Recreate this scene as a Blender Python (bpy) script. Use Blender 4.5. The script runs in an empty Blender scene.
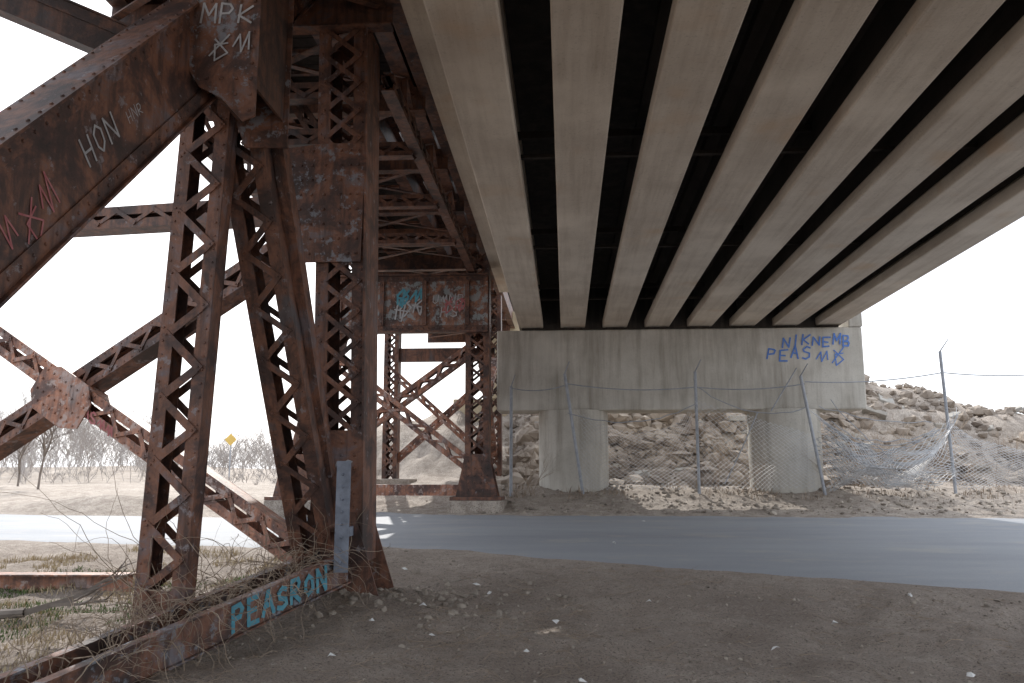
import bpy, math, random
from mathutils import Vector as V, noise, Matrix
random.seed(7)
scene=bpy.context.scene
R=random.random
def U(a,b): return a+(b-a)*R()
# ---------------------------------------------------------------- materials
def newmat(name):
    m=bpy.data.materials.new(name); m.use_nodes=True
    nt=m.node_tree; nt.nodes.clear()
    out=nt.nodes.new('ShaderNodeOutputMaterial'); b=nt.nodes.new('ShaderNodeBsdfPrincipled')
    nt.links.new(b.outputs[0],out.inputs[0]); 
    return m,nt,b
def coords(nt,scale=(1,1,1)):
    t=nt.nodes.new('ShaderNodeTexCoord'); mp=nt.nodes.new('ShaderNodeMapping')
    mp.inputs['Scale'].default_value=scale
    nt.links.new(t.outputs['Object'],mp.inputs['Vector']); return mp.outputs[0]
def nz(nt,vec,scale,detail=4,rough=.6,dist=0):
    n=nt.nodes.new('ShaderNodeTexNoise'); n.inputs['Scale'].default_value=scale
    n.inputs['Detail'].default_value=detail; n.inputs['Roughness'].default_value=rough
    n.inputs['Distortion'].default_value=dist
    nt.links.new(vec,n.inputs['Vector']); return n.outputs['Fac']
def ramp(nt,fac,stops):
    r=nt.nodes.new('ShaderNodeValToRGB'); e=r.color_ramp.elements
    while len(e)<len(stops): e.new(.5)
    for i,(p,c) in enumerate(stops):
        e[i].position=p
        if not hasattr(c,'__len__'): c=(c,c,c)
        e[i].color=(*c,1)
    nt.links.new(fac,r.inputs[0]); return r.outputs[0]
def mix(nt,fac,a,b,mode='MIX'):
    m=nt.nodes.new('ShaderNodeMix'); m.data_type='RGBA'; m.blend_type=mode
    for s,x in ((m.inputs[0],fac),(m.inputs[6],a),(m.inputs[7],b)):
        if hasattr(x,'node'): nt.links.new(x,s)
        elif hasattr(x,'__len__'): s.default_value=(*x,1)
        else: s.default_value=x
    return m.outputs[2]
def bump(nt,b,h,strength=.4,dist=.02):
    n=nt.nodes.new('ShaderNodeBump'); n.inputs['Strength'].default_value=strength
    n.inputs['Distance'].default_value=dist
    nt.links.new(h,n.inputs['Height']); nt.links.new(n.outputs[0],b.inputs['Normal'])
def rust_mat(name,tint=1.0,pale=.62,paint=(.085,.07,.072),palec=(.22,.2,.21)):
    m,nt,b=newmat(name); c=coords(nt)
    a=nz(nt,c,2.1,5,.70,.4)
    col=ramp(nt,a,[(.30,(.026*tint,.017*tint,.015*tint)),(.43,(.07*tint,.035*tint,.027*tint)),(.54,(.19*tint,.083*tint,.048*tint)),(.66,tuple(x*tint*1.15 for x in paint))])
    st=nz(nt,coords(nt,(6,6,.7)),2.2,4,.6)
    col=mix(nt,ramp(nt,st,[(.45,0.0),(.68,.75)]),col,(.035*tint,.021*tint,.018*tint))
    p=nz(nt,c,6,5,.72)
    col=mix(nt,ramp(nt,p,[(pale,0.0),(pale+.06,.75)]),col,tuple(x*tint for x in palec))
    nt.links.new(col,b.inputs['Base Color'])
    b.inputs['Roughness'].default_value=.58
    bump(nt,b,nz(nt,c,45,3,.7),.6,.006); return m
def concrete_mat(name,c1,c2,stain=(.12,.10,.085),streak=(5,5,.5),amt=.6,extra=None):
    m,nt,b=newmat(name); c=coords(nt)
    col=ramp(nt,nz(nt,c,1.1,5,.65,.2),[(.3,c1),(.7,c2)])
    st=nz(nt,coords(nt,streak),1.3,5,.65)
    col=mix(nt,ramp(nt,st,[(.44,0.0),(.72,amt)]),col,stain)
    pit=nz(nt,c,26,3,.7)
    col=mix(nt,ramp(nt,pit,[(.56,0.0),(.72,.5)]),col,tuple(x*.55 for x in c1))
    big=nz(nt,c,.5,3,.6)
    col=mix(nt,ramp(nt,big,[(.52,0.0),(.66,.45)]),col,tuple(min(1,x*1.2) for x in c2))
    if extra:
        o=nz(nt,c,.9,3,.5); col=mix(nt,ramp(nt,o,[(.60,0.0),(.72,.5)]),col,extra)
    nt.links.new(col,b.inputs['Base Color']); b.inputs['Roughness'].default_value=.9
    bump(nt,b,nz(nt,c,22,5,.7),.35,.015); return m
def simple_mat(name,c1,c2,scale=5,rough=.9,bs=.4,bd=.01,det=4):
    m,nt,b=newmat(name); c=coords(nt)
    nt.links.new(ramp(nt,nz(nt,c,scale,det,.65),[(.32,c1),(.68,c2)]),b.inputs['Base Color'])
    b.inputs['Roughness'].default_value=rough
    if bs: bump(nt,b,nz(nt,c,scale*6,3,.7),bs,bd)
    return m
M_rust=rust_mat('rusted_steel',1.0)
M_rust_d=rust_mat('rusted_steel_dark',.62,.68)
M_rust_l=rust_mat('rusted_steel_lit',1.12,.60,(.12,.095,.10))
M_rust_p=rust_mat('rusted_steel_sunlit',2.1,.56,(.15,.115,.105),(.22,.18,.165))  # paler copy: sun on the braces put into the colour
M_plate=rust_mat('painted_steel_worn',1.1,.55,(.14,.125,.135),(.20,.22,.25))
M_panel=rust_mat('painted_steel_panel',1.5,.50,(.13,.16,.17),(.17,.2,.21))
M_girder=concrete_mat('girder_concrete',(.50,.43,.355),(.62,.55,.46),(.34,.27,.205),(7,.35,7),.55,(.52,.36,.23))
M_web=concrete_mat('girder_web_shade',(.045,.037,.032),(.09,.075,.065),(.03,.025,.02),(6,.35,6),.6)  # webs darkened to paint the shade in the gaps between girders
M_slab=concrete_mat('slab_concrete_shade',(.03,.026,.023),(.05,.045,.04))  # near-black tint, shade under the deck painted in
M_pier=concrete_mat('pier_concrete',(.46,.435,.385),(.60,.575,.52),(.24,.21,.17),(3.2,3.2,.3),.7)
M_abut=concrete_mat('abutment_concrete',(.38,.31,.21),(.50,.42,.29),(.25,.19,.13),(3,3,.6),.7)
M_tie=simple_mat('creosote_timber',(.02,.015,.012),(.05,.037,.03),6,bs=0)
M_rock=simple_mat('rubble_stone',(.15,.12,.098),(.42,.36,.30),.9,det=6)
M_chunk=simple_mat('broken_concrete',(.28,.26,.235),(.44,.42,.38),2.5)
M_peb=simple_mat('pebble_stone',(.15,.125,.105),(.42,.37,.31),3,bs=0)
M_galv=simple_mat('galvanised_steel',(.26,.28,.31),(.38,.4,.44),8,.5,bs=0)
M_stub=simple_mat('weathered_grey_paint',(.13,.15,.19),(.24,.27,.33),6,.6)
M_wire=simple_mat('fence_wire',(.42,.43,.45),(.55,.56,.58),8,.5,bs=0)
M_blue=simple_mat('blue_spray_paint',(.07,.18,.55),(.14,.28,.68),12,.6,bs=0)
M_teal=simple_mat('teal_spray_paint',(.05,.22,.30),(.10,.32,.40),12,.6,bs=0)
M_white=simple_mat('white_spray_paint',(.30,.30,.31),(.46,.46,.47),12,.6,bs=0)
M_pink=simple_mat('red_spray_paint',(.34,.08,.09),(.45,.18,.18),12,.6,bs=0)
M_vine=simple_mat('dry_vine',(.20,.15,.11),(.38,.30,.225),4,bs=0)
M_dry=simple_mat('dry_grass',(.34,.27,.17),(.52,.43,.28),2,bs=0)
M_green=simple_mat('green_grass',(.06,.11,.03),(.14,.19,.06),2,bs=0)
M_bark=simple_mat('weathered_wood',(.13,.11,.095),(.24,.205,.18),3,bs=0)
M_dist=simple_mat('distant_twigs_hazed',(.30,.275,.26),(.42,.385,.36),.2,bs=0)  # pale base colour paints distance haze onto the twigs
M_paper=simple_mat('litter_paper',(.6,.6,.6),(.8,.8,.78),3,bs=0)
M_yel=simple_mat('yellow_sign_paint',(.62,.42,.10),(.7,.5,.14),3,.5,bs=0)
# ground : dirt with deck shade painted in close by, sunlit pale beyond the road
m,nt,b=newmat('dirt_ground'); c=coords(nt); M_dirt=m
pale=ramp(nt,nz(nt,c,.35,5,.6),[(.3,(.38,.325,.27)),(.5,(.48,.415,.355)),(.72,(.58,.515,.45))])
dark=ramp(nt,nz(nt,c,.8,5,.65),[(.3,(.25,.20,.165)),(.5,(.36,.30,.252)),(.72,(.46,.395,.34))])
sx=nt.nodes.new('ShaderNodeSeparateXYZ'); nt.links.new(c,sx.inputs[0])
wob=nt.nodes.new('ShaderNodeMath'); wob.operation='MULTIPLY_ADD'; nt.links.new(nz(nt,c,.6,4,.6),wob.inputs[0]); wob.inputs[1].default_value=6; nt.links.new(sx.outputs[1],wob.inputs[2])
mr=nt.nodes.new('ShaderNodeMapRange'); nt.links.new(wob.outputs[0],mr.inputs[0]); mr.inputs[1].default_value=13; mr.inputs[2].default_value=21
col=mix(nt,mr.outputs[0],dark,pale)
f=ramp(nt,nz(nt,c,3.2,5,.80),[(.43,0.0),(.58,.6)])
col=mix(nt,f,col,(.225,.18,.148))
f=ramp(nt,nz(nt,c,24,3,.75),[(.56,0.0),(.66,.6)])
col=mix(nt,f,col,(.56,.51,.44))
f=ramp(nt,nz(nt,c,48,2,.6),[(.55,0.0),(.64,.8)])
col=mix(nt,f,col,(.11,.088,.075))
nt.links.new(col,b.inputs['Base Color']); b.inputs['Roughness'].default_value=.95
bump(nt,b,nz(nt,c,12,6,.8),1.0,.06)
# road
m,nt,b=newmat('worn_asphalt'); c=coords(nt); M_road=m
col=ramp(nt,nz(nt,coords(nt,(.25,1.2,1)),.8,5,.6),[(.3,(.215,.232,.26)),(.7,(.30,.317,.345))])
f=ramp(nt,nz(nt,c,70,2,.7),[(.5,0.0),(.7,.5)]); col=mix(nt,f,col,(.38,.39,.40))
f=ramp(nt,nz(nt,coords(nt,(.4,1,1)),1.6,5,.7),[(.54,0.0),(.72,.55)]); col=mix(nt,f,col,(.40,.37,.33))
nt.links.new(col,b.inputs['Base Color']); b.inputs['Roughness'].default_value=.75
bump(nt,b,nz(nt,c,60,3,.7),.3,.008)
# ---------------------------------------------------------------- mesh builder
class B:
    def __init__(s): s.v=[]; s.f=[]
    def box(s,c,a,b,d):
        c,a,b,d=V(c),V(a),V(b),V(d); i=len(s.v)
        for sx,sy,sz in ((-1,-1,-1),(1,-1,-1),(1,1,-1),(-1,1,-1),(-1,-1,1),(1,-1,1),(1,1,1),(-1,1,1)):
            s.v.append(c+a*sx+b*sy+d*sz)
        for q in ((0,3,2,1),(4,5,6,7),(0,1,5,4),(1,2,6,5),(2,3,7,6),(3,0,4,7)): s.f.append([i+k for k in q])
    def abox(s,x0,x1,y0,y1,z0,z1):
        s.box(((x0+x1)/2,(y0+y1)/2,(z0+z1)/2),((x1-x0)/2,0,0),(0,(y1-y0)/2,0),(0,0,(z1-z0)/2))
    def beam(s,p0,p1,w,d,wdir=(1,0,0)):
        p0,p1=V(p0),V(p1); t,sv,n=frame(p0,p1,wdir)
        s.box((p0+p1)/2,sv*w/2,n*d/2,(p1-p0)/2)
    def prism(s,p0,p1,r0,r1,k=4):
        p0,p1=V(p0),V(p1); d=(p1-p0)
        if d.length<1e-6: return
        t,a,n=frame(p0,p1,(1,0,0) if abs(d.normalized().x)<.9 else (0,1,0)); i=len(s.v)
        for p,r in ((p0,r0),(p1,r1)):
            for j in range(k):
                an=2*math.pi*j/k; s.v.append(p+a*math.cos(an)*r+n*math.sin(an)*r)
        for j in range(k):
            s.f.append([i+j,i+(j+1)%k,i+k+(j+1)%k,i+k+j])
    def rivet(s,p,n,r=.016):
        p=V(p); n=V(n).normalized(); a=n.orthogonal().normalized(); b=n.cross(a); i=len(s.v)
        for rr,h in ((r,0),(r*.6,r*.7)):
            for j in range(6):
                an=math.pi*j/3; s.v.append(p+(a*math.cos(an)+b*math.sin(an))*rr+n*h)
        for j in range(6): s.f.append([i+j,i+(j+1)%6,i+6+(j+1)%6,i+6+j])
        s.f.append([i+6+j for j in range(6)])
    def plate(s,o,ax,ay,pts,th):
        o,ax,ay=V(o),V(ax).normalized(),V(ay).normalized(); n=ax.cross(ay).normalized(); i=len(s.v); k=len(pts)
        for h in (-th/2,th/2):
            for x,y in pts: s.v.append(o+ax*x+ay*y+n*h)
        s.f.append([i+j for j in range(k)][::-1]); s.f.append([i+k+j for j in range(k)])
        for j in range(k): s.f.append([i+j,i+(j+1)%k,i+k+(j+1)%k,i+k+j])
    def obj(s,name,mat,parent=None,smooth=False,bevel=0):
        me=bpy.data.meshes.new(name); me.from_pydata([tuple(v) for v in s.v],[],s.f); me.materials.append(mat)
        me.update()
        o=bpy.data.objects.new(name,me); scene.collection.objects.link(o)
        if parent: o.parent=parent
        if smooth:
            for p in me.polygons: p.use_smooth=True
        if bevel:
            bm=o.modifiers.new('bev','BEVEL'); bm.width=bevel; bm.segments=2; bm.limit_method='ANGLE'
        return o
def frame(p0,p1,wdir):
    t=(V(p1)-V(p0)).normalized(); w=V(wdir); s=w-t*w.dot(t)
    if s.length<1e-4: s=t.orthogonal()
    s.normalize(); n=s.cross(t); return t,s,n
def empty(name):
    e=bpy.data.objects.new(name,None); scene.collection.objects.link(e); return e
def laced(b,p0,p1,w,d,wdir,fw=.1,pitch=None,x=False,rv=True,bar=.055,faces=(1,-1),rvb=None):
    rvb=rvb or b
    p0,p1=V(p0),V(p1); t,s,n=frame(p0,p1,wdir); L=(p1-p0).length; mid=(p0+p1)/2; hl=(p1-p0)/2
    for sg in (1,-1):
        b.box(mid+s*sg*w/2,s*.008,n*(d/2),hl)
        for fn in (1,-1):
            b.box(mid+s*sg*(w/2-fw/2)+n*fn*(d/2+.009),s*(fw/2+.01),n*.008,hl)
            b.box(mid+s*sg*(w/2-.018)+n*fn*(d/2-.05),s*.008,n*.05,hl)
    pitch=pitch or (w-fw)*.75
    k=max(1,int(L/pitch)); st=L/k; e=w/2-fw*.55
    for fn in faces:
        for i in range(k):
            a=p0+t*(i*st); c=p0+t*((i+1)*st)
            for q in ((1,-1) if x else ((1,) if i%2 else (-1,))):
                A=a+s*e*q+n*fn*(d/2+.024+(.010 if q>0 else 0)); C=c-s*e*q+n*fn*(d/2+.024+(.010 if q>0 else 0))
                tt,_,_=frame(A,C,n); 
                b.beam(A-tt*.03,C+tt*.03,.009,bar*U(.93,1.05),n)
                if rv:
                    rvb.rivet(A+n*fn*.005,n*fn,.014); rvb.rivet(C+n*fn*.005,n*fn,.014)
        if rv:
            j=.06
            while j<L:
                for sg in (1,-1): rvb.rivet(p0+t*j+s*sg*(w/2-fw*.22)+n*fn*(d/2+.017),n*fn,.013)
                j+=.13
def boxmem(b,p0,p1,w,d,wdir,lip=.1,rv=True):
    p0,p1=V(p0),V(p1); t,s,n=frame(p0,p1,wdir); mid=(p0+p1)/2; hl=(p1-p0)/2; L=(p1-p0).length
    for sg in (1,-1):
        b.box(mid+s*sg*(w/2-lip),s*.012,n*(d/2),hl)
        b.box(mid+n*sg*(d/2+.01),s*w/2,n*.01,hl)
        for q in (1,-1):
            b.box(mid+s*sg*(w/2-lip+.02)+n*q*(d/2-.06),s*.008,n*.058,hl)
    if rv:
        j=.05
        while j<L:
            for sg in (1,-1):
                for fn in (1,-1):
                    b.rivet(p0+t*j+s*sg*(w/2-.05)+n*fn*(d/2+.02),n*fn,.017)
                    b.rivet(p0+t*j+s*sg*(w/2-lip+.028)+n*fn*(d/2-.06),s*sg,.016)
            j+=.14
GL={'M':[[(0,0),(.05,1),(.5,.4),(.95,1),(1,0)]],'N':[[(0,0),(0,1),(.9,0),(.9,1)]],'K':[[(0,0),(0,1)],[(.9,1),(0,.45),(.9,0)]],
'I':[[(.4,0),(.4,1)]],'E':[[(.8,1),(0,1),(0,0),(.85,0)],[(0,.5),(.65,.5)]],'B':[[(0,0),(0,1),(.6,.95),(.7,.75),(.55,.55),(0,.5),(.75,.42),(.85,.2),(.7,.02),(0,0)]],
'P':[[(0,0),(0,1),(.6,.98),(.8,.78),(.6,.5),(0,.48)]],'A':[[(0,0),(.45,1),(.9,0)],[(.2,.4),(.72,.4)]],'S':[[(.8,.9),(.4,1),(.05,.8),(.2,.55),(.7,.42),(.8,.15),(.4,0),(0,.12)]],
'H':[[(0,0),(0,1)],[(.8,0),(.8,1)],[(0,.5),(.8,.5)]],'O':[[(.4,0),(.05,.25),(.05,.75),(.4,1),(.8,.75),(.8,.25),(.4,0)]],
'R':[[(0,0),(0,1),(.6,.98),(.8,.78),(.6,.5),(0,.48),(.85,0)]],'U':[[(0,1),(.05,.2),(.4,0),(.75,.2),(.8,1)]],'~':[[(0,.3),(.3,.8),(.5,.1),(.8,.9),(1,.2)]],
'*':[[(0,0),(.9,1.1)],[(.1,.9),(1,.2),(.4,-.2),(.2,.6),(.9,.7)]],'@':[[(.1,.1),(0,.8),(.5,1.1),(1,.7),(.8,.2),(.4,.1),(.3,.5),(.6,.8),(.9,1.0)],[(0,.5),(1,.4)],[(.5,0),(.6,1)]],' ':[]}
def graffiti(name,text,o,ax,ay,n,size,sw,mat,parent,jit=.08,slant=.15):
    b=B(); o,ax,ay,n=V(o),V(ax).normalized(),V(ay).normalized(),V(n).normalized(); x=0; h=.004
    for ch in text:
        jy=U(-jit,jit)*size; sc=U(.85,1.15)
        for st in GL.get(ch,[]):
            pts=[o+ax*(x+(px*.75+py*slant)*size+U(-jit,jit)*size*.4)+ay*(py*size*sc+jy+U(-jit,jit)*size*.4) for px,py in st]
            for p,q in zip(pts,pts[1:]):
                d=(q-p).normalized(); side=d.cross(n).normalized()*sw/2; e=d*sw*.35; i=len(b.v)
                for c in (p-e-side,q+e-side,q+e+side,p-e+side): b.v.append(c+n*h)
                b.f.append([i,i+1,i+2,i+3]); h+=.0003
        x+=size*1.0
    return b.obj(name,mat,parent)
# ---------------------------------------------------------------- terrain
def interp(x,pts):
    if x<=pts[0][0]: return pts[0][1]
    for (a,va),(c,vc) in zip(pts,pts[1:]):
        if x<=c:
            t=(x-a)/(c-a); return va+(vc-va)*t
    return pts[-1][1]
def ss(a,b,x):
    t=max(0,min(1,(x-a)/(b-a))); return t*t*(3-2*t)
def near_edge(x): return interp(x,[(-60,22),(-25,17.5),(-8,15.2),(-2.8,14),(5.35,10.4),(14,8),(60,2)])
def far_edge(x): return interp(x,[(-60,36),(-25,26),(-10,21),(-3,19.2),(10,19),(60,17)])
def base(x,y):
    z=interp(y,[(-30,-.1),(6.5,0),(10.4,.22),(14,.42),(19,.68),(20.5,.92),(22.3,1.28),(26,1.4),(60,1.7),(120,2.0),(1500,2.0)])
    if x<-3:
        k=ss(-3,-6,x)*ss(24,14,y); z-=.12*k
        z2=interp(y,[(14,.3),(22,.6),(40,1.1),(120,1.9),(1500,2.0)])
        if y>14: z=z+(z2-z)*ss(-4,-9,x)
    return z
def mound(x,y):
    hx=interp(x,[(-2.6,0),(-1,2.4),(0,3.4),(8,3.4),(10,3.3),(12,2.9),(15,2.2),(19,1.4),(28,.6),(50,0)])
    m_=hx*ss(23,29.5,y)*ss(60,36,y)
    m_=max(m_, 2.5*ss(25.5,32,y)*ss(60,42,y)*ss(-10.5,-6.5,x)*ss(4,0,x))
    if m_>.02: m_+=(noise.noise(V((x*.7,y*.7,4)))*.5+noise.noise(V((x*1.9,y*1.9,9)))*.25)*min(1,m_)
    m_+=1.1*ss(46,62,y)*ss(-10,-26,x)*ss(95,70,y)*(.8+.5*noise.noise(V((x*.06,y*.06,2))))
    return m_
def gz(x,y):
    ne,fe_=near_edge(x),far_edge(x)
    wide=ss(ne-.9,ne-.25,y)*ss(fe_+.9,fe_+.25,y)
    tight=ss(ne+.25,ne+.7,y)*ss(fe_-.25,fe_-.7,y)
    z=base(x,y)+mound(x,y)
    p=V((x,y,0))
    nn=noise.noise(p*.5)*.09+noise.noise(p*1.7)*.06+noise.noise(p*4.3)*.028+noise.noise(p*9.5)*.016
    if y>60 : nn*=2
    z+=nn*(1-wide*.96)
    z+= .45*math.exp(-((x+12.5)/3)**2-((y-22.5)/1.2)**2)
    z+= .18*math.exp(-((x+2.4)/1.3)**2-((y-9.2)/.9)**2)
    if y<near_edge(x):
        for o_ in (1.2,2.9):
            dx=x-(o_+(y-6)*.55); z-=.05*math.exp(-(dx/.22)**2)*ss(-1,1,near_edge(x)-.6-y)
    z-=.05*tight
    return z
def axis(lo,hi,dens,far):
    a=[]; x=lo
    while x<=hi: a.append(x); x+=dens
    d=dens; x=hi
    while x<far: d*=1.15; x+=d; a.append(x)
    d=dens; x=lo; bk=[]
    while x>-far: d*=1.15; x-=d; bk.append(x)
    return bk[::-1]+a
xs=axis(-8,10,.075,1500)
ys=[]; y=5.0
while y<26: ys.append(y); y+=.045+.006*(y-5)
lo=axis(5,5.05,.06,1500); ys=[v for v in lo if v<5]+ys+[v for v in axis(25.9,26,.18,1500) if v>ys[-1]]
g=B()
for y in ys:
    for x in xs: g.v.append(V((x,y,gz(x,y))))
nx=len(xs)
for j in range(len(ys)-1):
    for i in range(nx-1):
        k=j*nx+i; g.f.append([k,k+1,k+1+nx,k+nx])
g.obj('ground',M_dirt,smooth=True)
# road sheet
r=B(); N=24
rx=[-60+i*.2 for i in range(601)]
for x in rx:
    a=near_edge(x)+noise.noise(V((x*.9,3,0)))*.22+noise.noise(V((x*4,7,0)))*.10
    c=far_edge(x)+noise.noise(V((x*.8,9,0)))*.2+noise.noise(V((x*4,17,0)))*.10
    for j in range(N+1):
        y=a+(c-a)*j/N; r.v.append(V((x,y,base(x,y)+(-.004 if j in (0,N) else .012)+.02*math.sin(math.pi*j/N))))
for i in range(len(rx)-1):
    for j in range(N):
        k=i*(N+1)+j; r.f.append([k,k+N+1,k+N+2,k+1])
r.obj('road',M_road,smooth=True)
# rocks
def rock(b,c,s,flat=1):
    t=(1+5**.5)/2
    P=[(-1,t,0),(1,t,0),(-1,-t,0),(1,-t,0),(0,-1,t),(0,1,t),(0,-1,-t),(0,1,-t),(t,0,-1),(t,0,1),(-t,0,-1),(-t,0,1)]
    F=[(0,11,5),(0,5,1),(0,1,7),(0,7,10),(0,10,11),(1,5,9),(5,11,4),(11,10,2),(10,7,6),(7,1,8),(3,9,4),(3,4,2),(3,2,6),(3,6,8),(3,8,9),(4,9,5),(2,4,11),(6,2,10),(8,6,7),(9,8,1)]
    i=len(b.v); sc=V((U(.6,1.4),U(.6,1.3),U(.4,.95)*flat)); rot=Matrix.Rotation(U(0,6.28),3,'Z')@Matrix.Rotation(U(-.7,.7),3,'X')
    for p in P:
        q=V(p).normalized()*U(.65,1.25); q=V((q.x*sc.x,q.y*sc.y,q.z*sc.z)); b.v.append(V(c)+rot@q*s)
    for f in F: b.f.append([i+k for k in f])
rp=empty('rubble_pile')
rb=B()
for i in range(11000):
    x=U(-2,20) if i%3 else U(-1.5,8.5); y=U(22.9,31) if i%3 else U(23.2,28)
    if mound(x,y)<.05 and R()<.8: continue
    if noise.noise(V((x*.8,y*.8,30)))<(-.05 if x>8 else -.25) and R()<.85: continue
    s=.025+(.24 if x>8 else .36)*R()**3.6
    rock(rb,(x,y,gz(x,y)+s*.1),s)
rb.obj('stones',M_rock,rp)
cb=B()
for i in range(90):
    x=U(-1,16); y=U(23.6,29.5); s=U(.12,.34)
    if mound(x,y)<.1: continue
    rot=Matrix.Rotation(U(0,6.28),3,'Z')@Matrix.Rotation(U(-.6,.6),3,'X')@Matrix.Rotation(U(-.6,.6),3,'Y')
    cb.box((x,y,gz(x,y)+s*.15),rot@V((s*U(.6,1.3),0,0)),rot@V((0,s*U(.5,1),0)),rot@V((0,0,s*U(.15,.35))))
cb.obj('concrete_chunks',M_chunk,rp,bevel=.02)
pb=B()
for i in range(3000):
    x=U(-8,9); y=U(5,21)
    if near_edge(x)-.1<y<far_edge(x)+.1 and R()<.97: continue
    s=.006+.026*R()**4
    rock(pb,(x,y,gz(x,y)+s*.3),s)
for i in range(6500):
    x=U(-3.2,6); y=U(5.2,11.5)
    if y>near_edge(x): continue
    if noise.noise(V((x*.9,y*.9,50)))<0 and R()<.7: continue
    s=.004+.018*R()**4
    rock(pb,(x,y,gz(x,y)+s*.2),s)
for i in range(1300):
    x=U(-2,11); y=U(19.3,22.5); s=.012+.06*R()**3
    rock(pb,(x,y,gz(x,y)+s*.3),s)
for i in range(420):
    x=-1.7+random.gauss(0,.7); y=9.4+random.gauss(0,.6); s=.012+.045*R()**2.5
    rock(pb,(x,y,gz(x,y)+s*.1),s)
pb.obj('loose_stones',M_peb)
# ---------------------------------------------------------------- highway bridge
hb=empty('highway_bridge')
YE=22.68
def zb(y): return 5.55+(22.7-y)*.0145
def extr(prof,xc,y0,y1):
    b=B(); k=len(prof)
    for y in (y0,y1):
        for x,z in prof: b.v.append(V((xc+x,y,zb(y)+z)))
    b.f.append(list(range(k))); b.f.append(list(range(k,2*k))[::-1])
    for j in range(k): b.f.append([j,k+j,k+(j+1)%k,(j+1)%k])
    return b
fl=[(.33,.0),(.33,.2),(.14,.36)]
flange=[(-x,z) for x,z in fl[::-1]]+fl
wl=[(.1,.355),(.1,.95),(.25,1.05),(.25,1.2)]
web=[(-x,z) for x,z in wl[::-1]]+wl
gx=[-.9+1.134*i for i in range(8)]
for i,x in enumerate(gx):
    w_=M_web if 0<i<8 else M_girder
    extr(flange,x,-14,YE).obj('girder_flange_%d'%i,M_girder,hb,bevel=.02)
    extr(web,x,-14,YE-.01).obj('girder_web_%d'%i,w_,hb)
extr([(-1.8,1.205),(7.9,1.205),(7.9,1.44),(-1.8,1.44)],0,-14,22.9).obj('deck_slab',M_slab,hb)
extr([(-1.83,1.19),(-1.45,1.19),(-1.45,1.203),(-1.83,1.203)],0,-14,22.9).obj('deck_edge_fascia',M_girder,hb)
for n_,x0 in (('parapet_left',-1.8),('parapet_right',7.6)):
    extr([(x0,1.44),(x0+.3,1.44),(x0+.22,2.25),(x0+.06,2.25)],0,-14,22.9).obj(n_,M_pier,hb)
db=B()
for y in (2.2,6.8,11.4,16,20.6):
    for i in range(7):
        a=gx[i]+.1; c=gx[i+1]-.1; z=zb(y)
        db.abox(a,c,y-.04,y+.04,z+.72,z+.82); db.abox(a,c,y-.04,y+.04,z+.42,z+.47)
db.obj('diaphragms',M_web,hb)
eb=B()
for i in range(7): eb.abox(gx[i]+.12,gx[i+1]-.12,22.2,22.5,5.52,6.72)
eb.obj('end_diaphragm',M_slab,hb)
b=B(); b.abox(-1.82,7.84,22.0,23.25,3.3,5.47); b.obj('pier_cap',M_pier,hb,bevel=.04)
b=B(); b.abox(7.5,7.86,21.98,23.27,5.473,6.0); b.obj('pier_cheek_wall',M_pier,hb,bevel=.03)
b=B()
for x in gx: b.abox(x-.25,x+.25,22.15,22.6,5.473,5.56)
b.obj('bearing_pads',M_slab,hb)
def cyl(b,c,r_,z0,z1,k=40):
    i=len(b.v)
    for z in (z0,z1):
        for j in range(k): b.v.append(V((c[0]+r_*math.cos(6.28318*j/k),c[1]+r_*math.sin(6.28318*j/k),z)))
    for j in range(k): b.f.append([i+j,i+(j+1)%k,i+k+(j+1)%k,i+k+j])
for n_,x in (('column_a',.22),('column_b',5.85)):
    b=B(); cyl(b,(x,22.68),.94,.6,3.31); b.obj(n_,M_pier,hb,smooth=True)
graffiti('graffiti_upper','NIKNEMB',(5.75,21.99,4.98),(1,0,0),(0,0,1),(0,-1,0),.26,.042,M_blue,hb,jit=.14)
graffiti('graffiti_lower','PEAS',(5.35,21.99,4.62),(1,0,0),(0,0,1),(0,-1,0),.30,.042,M_blue,hb,jit=.14)
graffiti('graffiti_tag','~*',(6.6,21.99,4.5),(1,0,0),(0,0,1),(0,-1,0),.4,.03,M_blue,hb)
# ---------------------------------------------------------------- railroad trestle
rt=empty('railroad_trestle')
holes=((14.75,15.5),(17.3,17.9),(19.3,19.8),(22.2,22.8))
b=B(); y=-14
while y<34:
    xr=-3.15 if any(h0<y+.1<h1 for h0,h1 in holes) else -2.72+U(-.03,.03)
    b.abox(-5.75,xr,y,y+.25,8.02,8.24+U(0,.02)); y+=.268
b.obj('ties',M_tie,rt)
b=B(); y=-14
while y<34:
    if not any(h0<y+.1<h1 for h0,h1 in holes): b.abox(-2.70,-1.95,y,y+.21,8.05,8.10)
    y+=.215
b.obj('walkway_planks',M_tie,rt)
b=B()
for x in (-5.5,-4.55,-3.2,-2.35):
    b.abox(x-.012,x+.012,-14,34,7.42,8.0); b.abox(x-.12,x+.12,-14,34,7.40,7.42); b.abox(x-.12,x+.12,-14,34,8.0,8.018)
b.abox(-2.02,-2.0,-14,34,7.25,8.04); b.abox(-2.12,-1.9,-14,34,7.23,7.25)
y=-12.4
while y<34:
    b.abox(-5.6,-2.05,y-.01,y+.01,7.0,7.395); b.abox(-5.6,-2.05,y-.1,y+.1,6.98,7.0)
    if y<32:
        b.beam((-5.5,y+.1,7.2),(-2.2,y+2.3,7.2),.10,.02,(1,0,0)); b.beam((-2.2,y+.1,7.17),(-5.5,y+2.3,7.17),.10,.02,(1,0,0))
        for yy in (y+.6,y+1.2,y+1.8): b.beam((-5.4,yy,7.36),(-3.3,yy,7.36),.07,.05,(0,1,0))
    y+=2.4
b.obj('floor_system',M_rust,rt)
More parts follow.
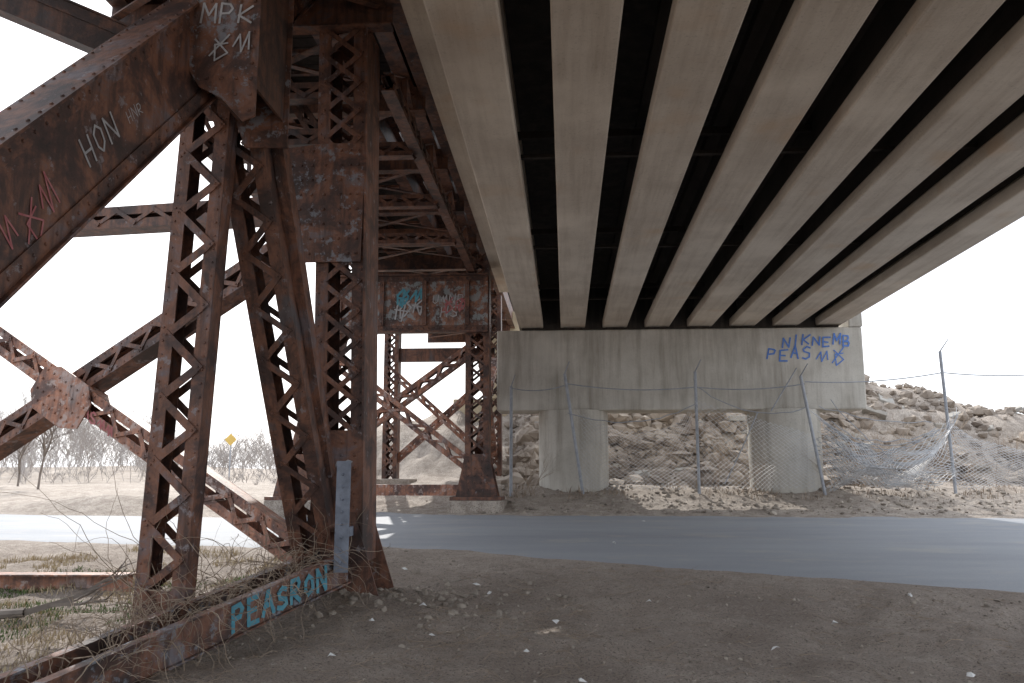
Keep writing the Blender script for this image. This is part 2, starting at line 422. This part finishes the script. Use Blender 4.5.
b=B()
for x in (-2.25,-5.45):
    laced(b,(x,9.9,6.62),(x,20,6.62),.2,.14,(0,0,1),.06,.25,rv=False)
    yy=9.8
    while yy<19.5:
        b.beam((x,yy,6.7),(x,yy+1.2,7.25),.07,.02,(1,0,0)); b.beam((x,yy+1.2,7.25),(x,yy+2.4,6.7),.07,.02,(1,0,0)); b.beam((x,yy+1.2,6.7),(x,yy+1.2,7.25),.07,.03,(1,0,0)); yy+=2.4
for yy in (12,14.4,16.8):
    laced(b,(-5.4,yy,6.55),(-2.3,yy,6.55),.2,.16,(0,0,1),.05,.22,rv=False)
b.obj('side_trusses',M_rust,rt)
# near column A
b=B()
Ax,Ay=-2.55,9.5
laced(b,(Ax+.02,Ay,.65),(Ax-.12,Ay,7.0),.56,.5,(1,0,0),.13,.34,x=True,bar=.06)
b.box((Ax+.25,Ay,3.85),(.012,0,0),(0,.33,0),(-.06,0,3.2))
fy=Ay-.31
gp2=[(-.3,-.5),(.3,-.5),(.27,.55),(-.27,.55)]
b.plate((Ax+.01,fy,1.55),(1,0,0),(0,0,1),gp2,.02)
for xx in (-.24,-.1,.05,.2):
    for k in range(7): b.rivet((Ax+xx,fy-.012,1.12+k*.14),(0,-1,0),.02)
b.plate((Ax,Ay-.34,.2),(1,0,0),(0,0,1),[(-.3,0),(.55,0),(.22,1.0),(-.3,1.0)],.025)
b.plate((Ax+.03,Ay+.34,.2),(1,0,0),(0,0,1),[(-.3,0),(.55,0),(.22,1.0),(-.3,1.0)],.025)
b.abox(Ax-.45,Ax+.62,Ay-.5,Ay+.5,.12,.17)
for xx in (-.2,0,.2):
    for k in range(5): b.rivet((Ax+xx,Ay-.355,.35+k*.16),(0,-1,0),.02)
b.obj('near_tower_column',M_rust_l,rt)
b=B()
gp=[(-.62,-.62),(-.45,-.9),(.27,-.9),(.29,.55),(-.25,.55),(-.7,.5),(-.85,.2),(-.6,-.1)]
b.plate((Ax-.07,fy,4.95),(1,0,0),(0,0,1),gp,.02)
for xx in [-.62,-.5,-.36,-.2,0,.12,.22]:
    for k in range(8):
        if xx<-.55 and not 1<k<7: continue
        b.rivet((Ax-.07+xx*.95,fy-.012,4.15+k*.18),(0,-1,0),.02)
b.obj('column_gusset_plate',M_plate,rt)
# node E
E=V((-3.39,7.5,5.75)); ED=E+V((0,0,.34))
b=B()
D0=V((-3.70,5.0,3.36)); dd=(ED-D0).normalized()
DW,DD,DL=.44,.74,.07
boxmem(b,ED+dd*2.2,D0-dd*4.4,DW,DD,(1,-.15,0),DL)
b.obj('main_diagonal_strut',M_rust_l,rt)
b=B()
Q=V((-3.03,6.74,5.30))
b.plate(Q,(1,.08,0),(0,0,1),[(-.31,-.10),(-.31,1.3),(.31,1.3),(.31,-.55),(.20,-.60),(.0,-.38),(-.2,-.28)],.022)
b.plate(Q+V((.02,.8,.1)),(1,.08,0),(0,0,1),[(-.31,-.10),(-.31,1.3),(.31,1.3),(.31,-.62),(-.1,-.62)],.022)
for i in range(12):
    for xx in (-.26,-.13,0,.13,.26):
        z=-.5+i*.15
        if z<-.08-(xx+.31)*.75 : continue
        if 2<i<7 and abs(xx)<.2: continue
        b.rivet(Q+V((xx,-.014+.08*xx,z)),(0,-1,0),.019)
b.obj('upper_gusset_plate',M_plate,rt)
b=B()
b.box(Q+V((.27,.42,.55)),(.012,0,0),(0,.40,0),(0,0,.8)); b.box(Q+V((-.1,.45,.4)),(.012,0,0),(0,.38,0),(0,0,.7))
b.obj('gusset_diaphragm',M_rust_d,rt)
b=B()
Cb=V((-3.78,7.8,-.05)); Ct=V((-3.47,7.55,5.6))
laced(b,Cb,Ct,.46,.2,(1,0,0),.11,.29,bar=.075)
b.abox(Cb.x-.3,Cb.x+.3,Cb.y-.25,Cb.y+.25,-.02,.06)
b.plate(Cb+V((0,-.14,.35)),(1,0,0),(0,0,1),[(-.21,-.3),(.21,-.3),(.19,.25),(-.19,.25)],.014)
b.obj('laced_post',M_rust_l,rt)
b=B()
laced(b,(-2.72,9.15,.7),(-3.30,7.62,5.5),.44,.22,(1,0,0),.12,.27,bar=.065)
b.obj('battered_leg',M_rust,rt)
b=B()
laced(b,(-2.60,9.05,1.6),(-3.0,7.75,5.7),.10,.16,(1,0,0),.04,.5,rv=False)
b.obj('stay_angle',M_rust_l,rt)
F0=V((-2.85,9.5,.62)); F1=V((-9.6,11.4,4.5)); G0=V((-9.6,11.5,1.1)); G1=V((-2.75,9.75,4.8))
b=B(); laced(b,F0,F1,.30,.26,(0,.1,1),.09,.26); 
P=V((-6.55,10.45,2.6)); t,s,n=frame(F0,F1,(0,.1,1))
b.plate(P-V((0,.12,0)),t,s,[(-.5,-.2),(-.25,-.32),(.3,-.32),(.5,-.15),(.5,.2),(.25,.33),(-.3,.33),(-.5,.15)],.02)
for i in range(8):
    for q in (-.2,-.07,.07,.2): b.rivet(P-V((0,.135,0))+t*(-.42+i*.12)+s*q,(0,-1,0),.018)
b.obj('cross_brace_sunlit',M_rust_p,rt)  # sunlit look comes from its paler steel colour
b=B(); laced(b,G0,G1,.32,.26,(0,.1,1),.09,.26)
b.obj('cross_brace',M_rust_l,rt)
b=B(); laced(b,(-9.9,11.6,5.25),(-2.8,9.9,4.95),.28,.3,(0,0,1),.1,.3,rv=False)
b.obj('horizontal_strut',M_rust,rt)
b=B(); laced(b,(-10.4,11.6,0),(-9.4,11.6,7.2),.5,.45,(1,0,0),.12,.4,x=True,rv=False)
b.obj('outer_tower_column',M_rust,rt)
# H bottom strut
b=B()
H0=V((-2.55,9.1,.62)); H1=V((-4.1,4.9,-.10)); t,s,n=frame(H0,H1,(0,0,1))
for off in (-.2,.2):
    o=n*off*-1
    b.box((H0+H1)/2+o,s*.15,n*.008,(H1-H0)/2)
    for q in (1,-1): b.box((H0+H1)/2+o+s*.15*q,s*.008,n*.05,(H1-H0)/2)
j=.2
while j<4.5:
    b.box(H0+t*j,s*.03,n*.2,t*.035); j+=.6
b.obj('bottom_strut',M_plate,rt)
hn=n if n.x>0 else -n
sz=s if s.z>0 else -s
graffiti('graffiti_bottom_strut','PEASRON',H0+t*1.75+sz*(-.10)+hn*.21,-t,sz,hn,.2,.045,M_teal,rt,slant=.1)
b=B(); b.abox(-2.42,-2.27,8.72,8.735,.6,1.75); b.abox(-2.42,-2.405,8.735,8.86,.6,1.75)
for k in range(8): b.rivet((-2.35,8.718,.7+k*.13),(0,-1,0),.017)
b.beam((-2.38,8.78,1.0),(-2.38,9.2,1.0),.1,.1,(1,0,0))
b.obj('splice_plate',M_stub,rt)
b=B()
boxmem(b,(-7.7,6.9,7.21),(-3.5,8.1,5.65),.26,.34,(0,1,0),.05,rv=False)
laced(b,(-5.4,4,7.3),(-3.5,7.4,6.9),.35,.3,(0,0,1),.12,.3,rv=False)
for z,yy in ((6.55,10),(6.0,10.2),(5.45,10.3)): laced(b,(-4.2,yy,z),(-2.7,yy,z),.2,.16,(0,0,1),.06,.2,rv=False)
laced(b,(-3.9,10.4,7.1),(-2.8,10.4,5.3),.18,.16,(0,0,1),.05,.2,rv=False)
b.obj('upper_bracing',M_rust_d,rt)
# far tower
b=B()
for xb,xt in ((-2.1,-2.12),(-6.5,-5.3)):
    laced(b,(xb,20,1.45),(xt,20,7.0),.56,.5,(1,0,0),.12,.34,x=True,rv=False)
    x=xb
    b.plate((x,19.7,1.1),(1,0,0),(0,0,1),[(-.5,0),(.5,0),(.28,1.0),(-.28,1.0)],.025)
    b.plate((x,20.3,1.1),(1,0,0),(0,0,1),[(-.5,0),(.5,0),(.28,1.0),(-.28,1.0)],.025)
    b.abox(x-.6,x+.6,19.4,20.6,1.02,1.1)
    for xx in (-.2,-.05,.1,.25):
        for k in range(5): b.rivet((x+xx,19.685,1.25+k*.17),(0,-1,0),.022)
for x in (-2.1,-5.2):
    laced(b,(x,24.6,1.5),(x-.02,24.6,7.0),.42,.4,(1,0,0),.10,.34,x=True,rv=False)
b.abox(-5.2,-2.1,24.5,24.7,5.0,5.4)
b.obj('far_tower',M_rust,rt)
b=B()
laced(b,(-2.2,19.85,1.75),(-6.1,19.85,4.75),.30,.2,(0,0,1),.09,.3,rv=False)
laced(b,(-6.3,20.15,1.75),(-2.2,20.15,4.75),.30,.2,(0,0,1),.09,.3,rv=False)
laced(b,(-2.2,24.5,2.0),(-5.1,24.5,4.6),.2,.16,(0,0,1),.07,.25,rv=False)
laced(b,(-5.1,24.7,2.0),(-2.2,24.7,4.6),.2,.16,(0,0,1),.07,.25,rv=False)
laced(b,(-2.1,20.2,2.2),(-2.1,24.4,5.0),.2,.16,(0,0,1),.06,.25,rv=False)
laced(b,(-2.1,24.4,2.2),(-2.1,20.2,5.0),.2,.16,(0,0,1),.06,.25,rv=False)
b.abox(-6.2,-2.5,19.85,20.1,1.12,1.38)
b.obj('far_tower_bracing',M_rust_p,rt)
b=B(); b.abox(-5.6,-1.85,19.62,19.65,5.05,6.45); b.obj('plate_girder_web',M_panel,rt)
b=B()
for z in (5.04,6.45): b.abox(-5.6,-1.84,19.5,19.75,z-.02,z+.02)
b.abox(-5.6,-1.84,19.60,19.618,6.30,6.428); b.abox(-5.6,-1.84,19.60,19.618,5.062,5.2)
x=-5.5
while x<-1.8:
    b.abox(x-.05,x+.05,19.54,19.62,5.202,6.298)
    for k in range(7): b.rivet((x,19.536,5.25+k*.16),(0,-1,0),.02)
    x+=1.05
x=-5.5
while x<-1.85:
    b.rivet((x,19.598,6.36),(0,-1,0),.02); b.rivet((x,19.598,5.13),(0,-1,0),.02); x+=.13
b.obj('plate_girder_stiffeners',M_rust,rt)
graffiti('graffiti_far_tag','@@',(-4.15,19.61,5.4),(1,0,0),(0,0,1),(0,-1,0),.45,.035,M_white,rt,jit=.2)
graffiti('graffiti_far_blue','@~',(-4.1,19.605,5.75),(1,0,0),(0,0,1),(0,-1,0),.36,.05,M_teal,rt,jit=.2)
graffiti('graffiti_far_girder','U~NR',(-3.2,19.61,5.75),(1,0,0),(0,0,1),(0,-1,0),.2,.022,M_white,rt)
graffiti('graffiti_far_low','HS',(-3.0,19.61,5.4),(1,0,0),(0,0,1),(0,-1,0),.24,.025,M_white,rt)
graffiti('graffiti_far_red','*@',(-2.95,19.605,5.55),(1,0,0),(0,0,1),(0,-1,0),.3,.03,M_pink,rt)
graffiti('graffiti_gusset','MPK',Q+V((-.22,-.03,.33)),(1,.08,0),(0,0,1),(0,-1,0),.17,.02,M_white,rt,slant=.1)
graffiti('graffiti_gusset_low','*~',Q+V((-.12,-.03,.02)),(1,.08,0),(0,0,1),(0,-1,0),.2,.016,M_white,rt)
graffiti('graffiti_column','~S',(Ax-.1,fy-.02,1.6),(1,0,0),(0,0,1),(0,-1,0),.16,.018,M_white,rt)
t,s,n=frame(D0,ED,(1,-.15,0))
if s.x<0: s=-s
nu=n if n.z>0 else -n
fs=s*(DW/2-DL+.013)
graffiti('graffiti_diagonal','HON',D0+t*.75-nu*.10+fs,t,nu,s,.17,.018,M_white,rt)
graffiti('graffiti_diagonal_tail','HNR',D0+t*1.4-nu*.06+fs,t,nu,s,.08,.008,M_white,rt)
graffiti('graffiti_diagonal_red','~*~',D0-t*.35-nu*.22+fs,t,nu,s,.24,.014,M_pink,rt,jit=.2)
graffiti('graffiti_brace_red','~S~~',P+V((.35,-.2,-.25)),frame(F1,F0,(0,0,1))[0],(0,0,1),(0,-1,0),.16,.022,M_pink,rt)
b=B()
b.abox(-3.05,-1.95,9.0,10.1,-.3,.118); b.abox(-2.75,-1.45,19.35,20.65,.3,1.017); b.abox(-7.1,-5.9,19.35,20.65,.3,1.017)
b.abox(-2.8,-1.4,24,25.2,.3,1.5); b.abox(-5.9,-4.5,24,25.2,.3,1.5)
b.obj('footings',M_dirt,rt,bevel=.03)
ab=B(); 
ab.abox(-5.6,-1.4,30.2,36,2.0,3.3)
ab.abox(-4.3,-1.45,31.6,36,3.3,4.5); ab.abox(-2.9,-1.4,31.5,36,4.5,7.9)
ab.obj('concrete_abutment',M_abut,bevel=.04)
# ---------------------------------------------------------------- fence
fe=empty('chain_link_fence')
posts=[((.45,21.5),(.0,21.3,4.2)),((3.37,21.5),(3.37,21.5,4.25)),((6.5,21.5),(6.0,21.35,4.1)),((9.75,21.7),(9.65,21.7,4.75)),((13.4,22),(13.4,22,4.7)),((-1.4,21.4),(-1.4,21.5,3.9))]
b=B()
for (x,y),tp in posts:
    z=gz(x,y)-.1; b.prism((x,y,z),tp,.04,.04,8)
    tp=V(tp); b.prism(tp,tp+V((.12,-.25,.28)),.018,.012,5)
b.obj('posts',M_galv,fe)
b=B()
def sagline(p,q,sag,r_,k=14,jt=0):
    p,q=V(p),V(q); last=None
    for i in range(k+1):
        t=i/k; c=p.lerp(q,t)+V((U(-jt,jt),U(-jt,jt),-sag*4*t*(1-t)+U(-jt,jt)))
        if last: b.prism(last,c,r_,r_,4)
        last=c
sagline((-1.4,21.45,3.85),(.0,21.35,3.9),.1,.014); sagline((0,21.3,3.95),(3.37,21.5,3.85),.12,.015); sagline((3.37,21.5,3.85),(6.1,21.35,3.9),.1,.015)
sagline((6.1,21.35,3.95),(9.67,21.7,4.2),.1,.014); sagline((9.67,21.7,4.2),(13.4,22,4.3),.12,.014)
sagline((0.05,21.3,3.2),(3.37,21.5,3.4),.35,.012,jt=.02); sagline((3.37,21.5,3.9),(6.1,21.35,3.3),.4,.012,jt=.02)
sagline((5.2,21.3,3.2),(5.9,21.3,4.3),.0,.016); sagline((4.0,21.4,1.4),(4.9,21.4,3.2),.05,.014)
for i in range(10): sagline((U(6.4,7),21.4,U(1.7,3.6)),(U(9,9.6),21.6,U(1.3,3)),U(.1,.6),.010,jt=.035)
b.obj('top_rail_and_wires',M_galv,fe)
def mesh_panel(x0,x1,ytop,zt,zbm,yoff,name,rr,crump=.1):
    bb=B(); pit=.13
    def pos(u,v):
        x=x0+u*(x1-x0); s_=math.sin(math.pi*u)
        zz=zt(u)*(v)+zbm(u)*(1-v)
        y=ytop+yoff*s_*(1-abs(2*v-1))*1.0+crump*noise.noise(V((x*.8,v*3,1)))
        return V((x+crump*1.5*noise.noise(V((x,v*2,5))),y,zz+crump*noise.noise(V((x*1.3,v*2,8)))))
    W=x1-x0; H=2.2
    k=int((W+H)/pit)
    for sg in (0,1):
        for i in range(k+1):
            off=i*pit; pts=[]
            for j in range(15):
                v=j/14; xx=off-H*v
                if 0<=xx<=W:
                    u=xx/W; u=1-u if sg else u
                    pts.append(pos(u,v))
            for p,q in zip(pts,pts[1:]): bb.prism(p,q,rr,rr,3)
    bb.obj(name,M_wire,fe)
mesh_panel(.3,3.37,21.45,lambda u:3.3-.6*math.sin(math.pi*u),lambda u:1.25,-.2,'mesh_a',.004)
mesh_panel(3.37,6.3,21.45,lambda u:3.5-.9*u,lambda u:1.25,-.25,'mesh_b',.0045)
mesh_panel(6.3,9.7,21.55,lambda u:3.2-1.0*math.sin(math.pi*u),lambda u:1.3,-.7,'mesh_c',.0085,.35)
mesh_panel(6.6,9.4,21.9,lambda u:2.6-.7*math.sin(math.pi*u),lambda u:1.35,-.4,'mesh_fallen',.008,.5)
mesh_panel(9.7,13.3,21.9,lambda u:3.0-.8*math.sin(math.pi*u*.8),lambda u:1.3,-.3,'mesh_d',.0065)
# ---------------------------------------------------------------- vegetation
def wander(b,p,d,L,r_,seg=10,curl=.5,grav=.15,k=3):
    p=V(p); d=V(d).normalized(); st=L/seg
    for i in range(seg):
        q=p+d*st; g_=gz(q.x,q.y)+.01
        if q.z<g_: q.z=g_; d.z=abs(d.z)*.4
        b.prism(p,q,r_*(1-i/seg*.7),r_*(1-(i+1)/seg*.7),k); p=q
        d=(d+V((U(-curl,curl),U(-curl,curl),U(-curl,curl)-grav))).normalized()
b=B()
for i in range(300):
    t_=R(); c=H0.lerp(H1,t_*.75)+V((U(-.35,.3),U(-.35,.35),U(-.05,.2)))
    wander(b,c,(U(-1,1),U(-1,.6),U(0,1.2)),U(.4,1.3),U(.002,.006),12,.45,.14)
for i in range(140):
    x=U(-4.6,-3.0); y=U(7,9.2); wander(b,(x,y,gz(x,y)),(U(-1,1),U(-1,1),U(.3,1.5)),U(.4,1.1),U(.002,.005),12,.4,.16)
for i in range(14):
    wander(b,(U(-4,-3.5),U(7.4,8),.1),(U(-.3,.3),U(-.3,.3),1),U(1.2,2.4),.005,18,.35,.04)
for i in range(460):
    x=U(-3.6,.2); y=U(5.4,9.4); wander(b,(x,y,gz(x,y)+.01),(U(-1,1),U(-1,1),U(.0,.3)),U(.15,.5),U(.0015,.0035),8,.5,.2)
for i in range(380):
    x=U(-1.5,5.5); y=U(5.4,12)
    if y>near_edge(x): continue
    wander(b,(x,y,gz(x,y)+.01),(U(-1,1),U(-1,1),U(.0,.15)),U(.1,.4),U(.0015,.005),5,.3,.2)
b.obj('dry_vines',M_vine)
def blades(name,mat,n_,fx,fy,h0,h1,cond):
    b=B()
    for i in range(n_):
        x=U(*fx); y=U(*fy)
        if not cond(x,y): continue
        z=gz(x,y)-.01; h=U(h0,h1); a=U(0,6.28); w=U(.002,.005)*(1+y/14); l=V((U(-.6,.6),U(-.6,.6),0))*h
        d=V((math.cos(a)*w,math.sin(a)*w,0)); p=V((x,y,z)); k=len(b.v)
        b.v+= [p-d,p+d,p+d*.7+l*.35+V((0,0,h*.6)),p-d*.7+l*.35+V((0,0,h*.6)),p+l+V((0,0,h*.95))]
        b.f+= [[k,k+1,k+2,k+3],[k+3,k+2,k+4]]
    b.obj(name,mat)
cl=lambda x,y,o,th: noise.noise(V((x*1.1+o,y*1.1,o)))>th
blades('dry_grass',M_dry,30000,(-11,-2.6),(5.2,14.2),.03,.12,lambda x,y:cl(x,y,3,.02) and x<-2.9-.1*(y-5) )
blades('green_grass',M_green,30000,(-10,-3.2),(5.2,12),.02,.08,lambda x,y:cl(x,y,11,.08) and x<-3.4)
blades('dead_weeds',M_vine,2200,(-2,12),(21.0,22.9),.05,.22,lambda x,y:cl(x,y,21,.1))
def bare(b,p,d,L,r_,depth,k=3,spread=.6,tp=.6):
    p=V(p); q=p+V(d).normalized()*L*.5; q2=q+(V(d).normalized()+V((U(-.2,.2),U(-.2,.2),U(-.1,.2)))).normalized()*L*.5
    b.prism(p,q,r_,r_*.85,k); b.prism(q,q2,r_*.85,r_*.65,k)
    if depth==0: return
    for i in range(random.choice((2,3,3))):
        dd_=V(d).normalized()+V((U(-spread,spread),U(-spread,spread),U(-.2,spread*.7)))
        bare(b,q2 if R()<.65 else q,dd_,L*U(.6,.85),r_*tp,depth-1,k,spread,tp)
b=B()
for x,y in ((4.6,21.9),(7.6,22.4),(8.3,22.8),(7.2,21.9),(3.9,22.2),(10.5,23),(-.9,21.4),(2.2,22.6),(9.0,24.5),(11.5,25.5),(8.6,22.2),(9.4,23),(12,24),(10,25),(8.2,24.5),(13.5,24.5)):
    for i in range(3): bare(b,(x+U(-.2,.2),y,gz(x,y)),(U(-.7,.7),U(-.3,.2),.8),U(.35,.6),.011,4)
b.obj('bare_brush',M_vine)
b=B(); b.prism((-7.4,8.8,.05),(-5.9,9.0,.12),.07,.05,8); bare(b,(-5.9,9.0,.12),(1,.2,.3),.5,.04,3); b.obj('fallen_log',M_bark)
b=B()
b.box((-7.5,10.9,.30),(1.75,.08,0),(-.006,.15,0),(0,0,.01)); b.box((-7.5,10.9,.02),(1.75,.08,0),(-.006,.15,0),(0,0,.01)); b.box((-7.5,10.9,.16),(1.75,.08,0),(0,.01,0),(0,0,.13))
b.obj('steel_beam',M_rust_p)
b=B()
for i in range(780):
    y=U(42,88); x=-y*U(.20,.95); z=base(x,y)+mound(x,y)
    dens=noise.noise(V((x*.08,y*.08,7)))
    h=U(1.1,3.3)*y/60*(1.0+.6*dens)*(1.35 if x<-y*.5 else .85)
    bare(b,(x,y,z-.3),(U(-.4,.4),0,1),h*.42,.020*y/60,4,3,1.0,.82)
for i in range(60):
    y=U(45,80); x=y*U(.42,.8); z=base(x,y)+mound(x,y); bare(b,(x,y,z-.3),(U(-.1,.1),0,1),U(.7,1.1)*y/60,.03*y/60,4,3,.9,.75)
b.obj('distant_trees',M_dist)
b=B(); 
for sx,sy in ((-23.5,36),(-26.5,39)):
    bare(b,(sx,sy,.9),(.05,0,1),1.5,.06,6,3,.8,.68)
b.obj('bare_tree',M_bark)
sg=empty('traffic_sign')
b=B(); b.prism((-18.5,45,1),(-18.5,45,3.9),.04,.04,8); b.obj('post',M_galv,sg)
b=B(); b.plate((-18.5,44.94,3.55),(1,0,1),(-1,0,1),[(-.24,-.24),(.24,-.24),(.24,.24),(-.24,.24)],.02); b.obj('panel',M_yel,sg)
b=B()
for x,y in ((-1.25,7.9),(-.35,7.4),(.1,6.6),(2.6,8.6),(1.6,17.5),(.8,14.2),(-1.0,6.4),(3.1,6.9),(-2.2,11.5),(.9,9.5),(-1.9,8.3),(-1.5,8.9),(3.9,10.0),(.5,5.9),(-.9,9.9),(-1.1,10.4),(1.8,7.6),(-.1,8.5),(-2.0,7.2)):
    k=len(b.v); z=max(gz(x,y),base(x,y)+.03)+.012
    for j in range(4): 
        a=j*1.57+U(-.4,.4); rr=U(.02,.055); b.v.append(V((x+rr*math.cos(a),y+rr*math.sin(a),z+U(0,.035))))
    b.v.append(V((x,y,z+.04)))
    for j in range(4): b.f.append([k+j,k+(j+1)%4,k+4])
b.obj('litter',M_paper)
# ---------------------------------------------------------------- light / camera
SD=V((-.35,1.35,1))
w=bpy.data.worlds.new('World'); scene.world=w; w.use_nodes=True; nt=w.node_tree; nt.nodes.clear()
o=nt.nodes.new('ShaderNodeOutputWorld'); bg=nt.nodes.new('ShaderNodeBackground'); sk=nt.nodes.new('ShaderNodeTexSky')
sk.sky_type='NISHITA'; sk.sun_disc=False; sk.sun_elevation=math.atan2(1,math.hypot(SD.x,SD.y)); sk.sun_rotation=math.atan2(SD.x,SD.y)
sk.dust_density=3.5; sk.air_density=1.0; sk.ozone_density=1
haze=mix(nt,.75,sk.outputs[0],(12.3,12.9,13.9))
bg.inputs[1].default_value=.15
nt.links.new(haze,bg.inputs[0]); nt.links.new(bg.outputs[0],o.inputs[0])
sl=bpy.data.lights.new('sun','SUN'); sl.energy=5; sl.angle=math.radians(.5); sl.color=(1,.96,.9)
so=bpy.data.objects.new('sun',sl); scene.collection.objects.link(so)
so.rotation_euler=SD.to_track_quat('Z','Y').to_euler()
cam=bpy.data.cameras.new('camera'); co=bpy.data.objects.new('camera',cam); scene.collection.objects.link(co)
cam.sensor_width=36; cam.lens=826/1024*36; cam.clip_end=4000; cam.clip_start=.05
co.location=(0,0,1.6); co.rotation_euler=(math.radians(99.2),0,math.radians(3.67))
scene.camera=co
scene.view_settings.view_transform='Standard'; scene.view_settings.look='None'; scene.view_settings.exposure=0
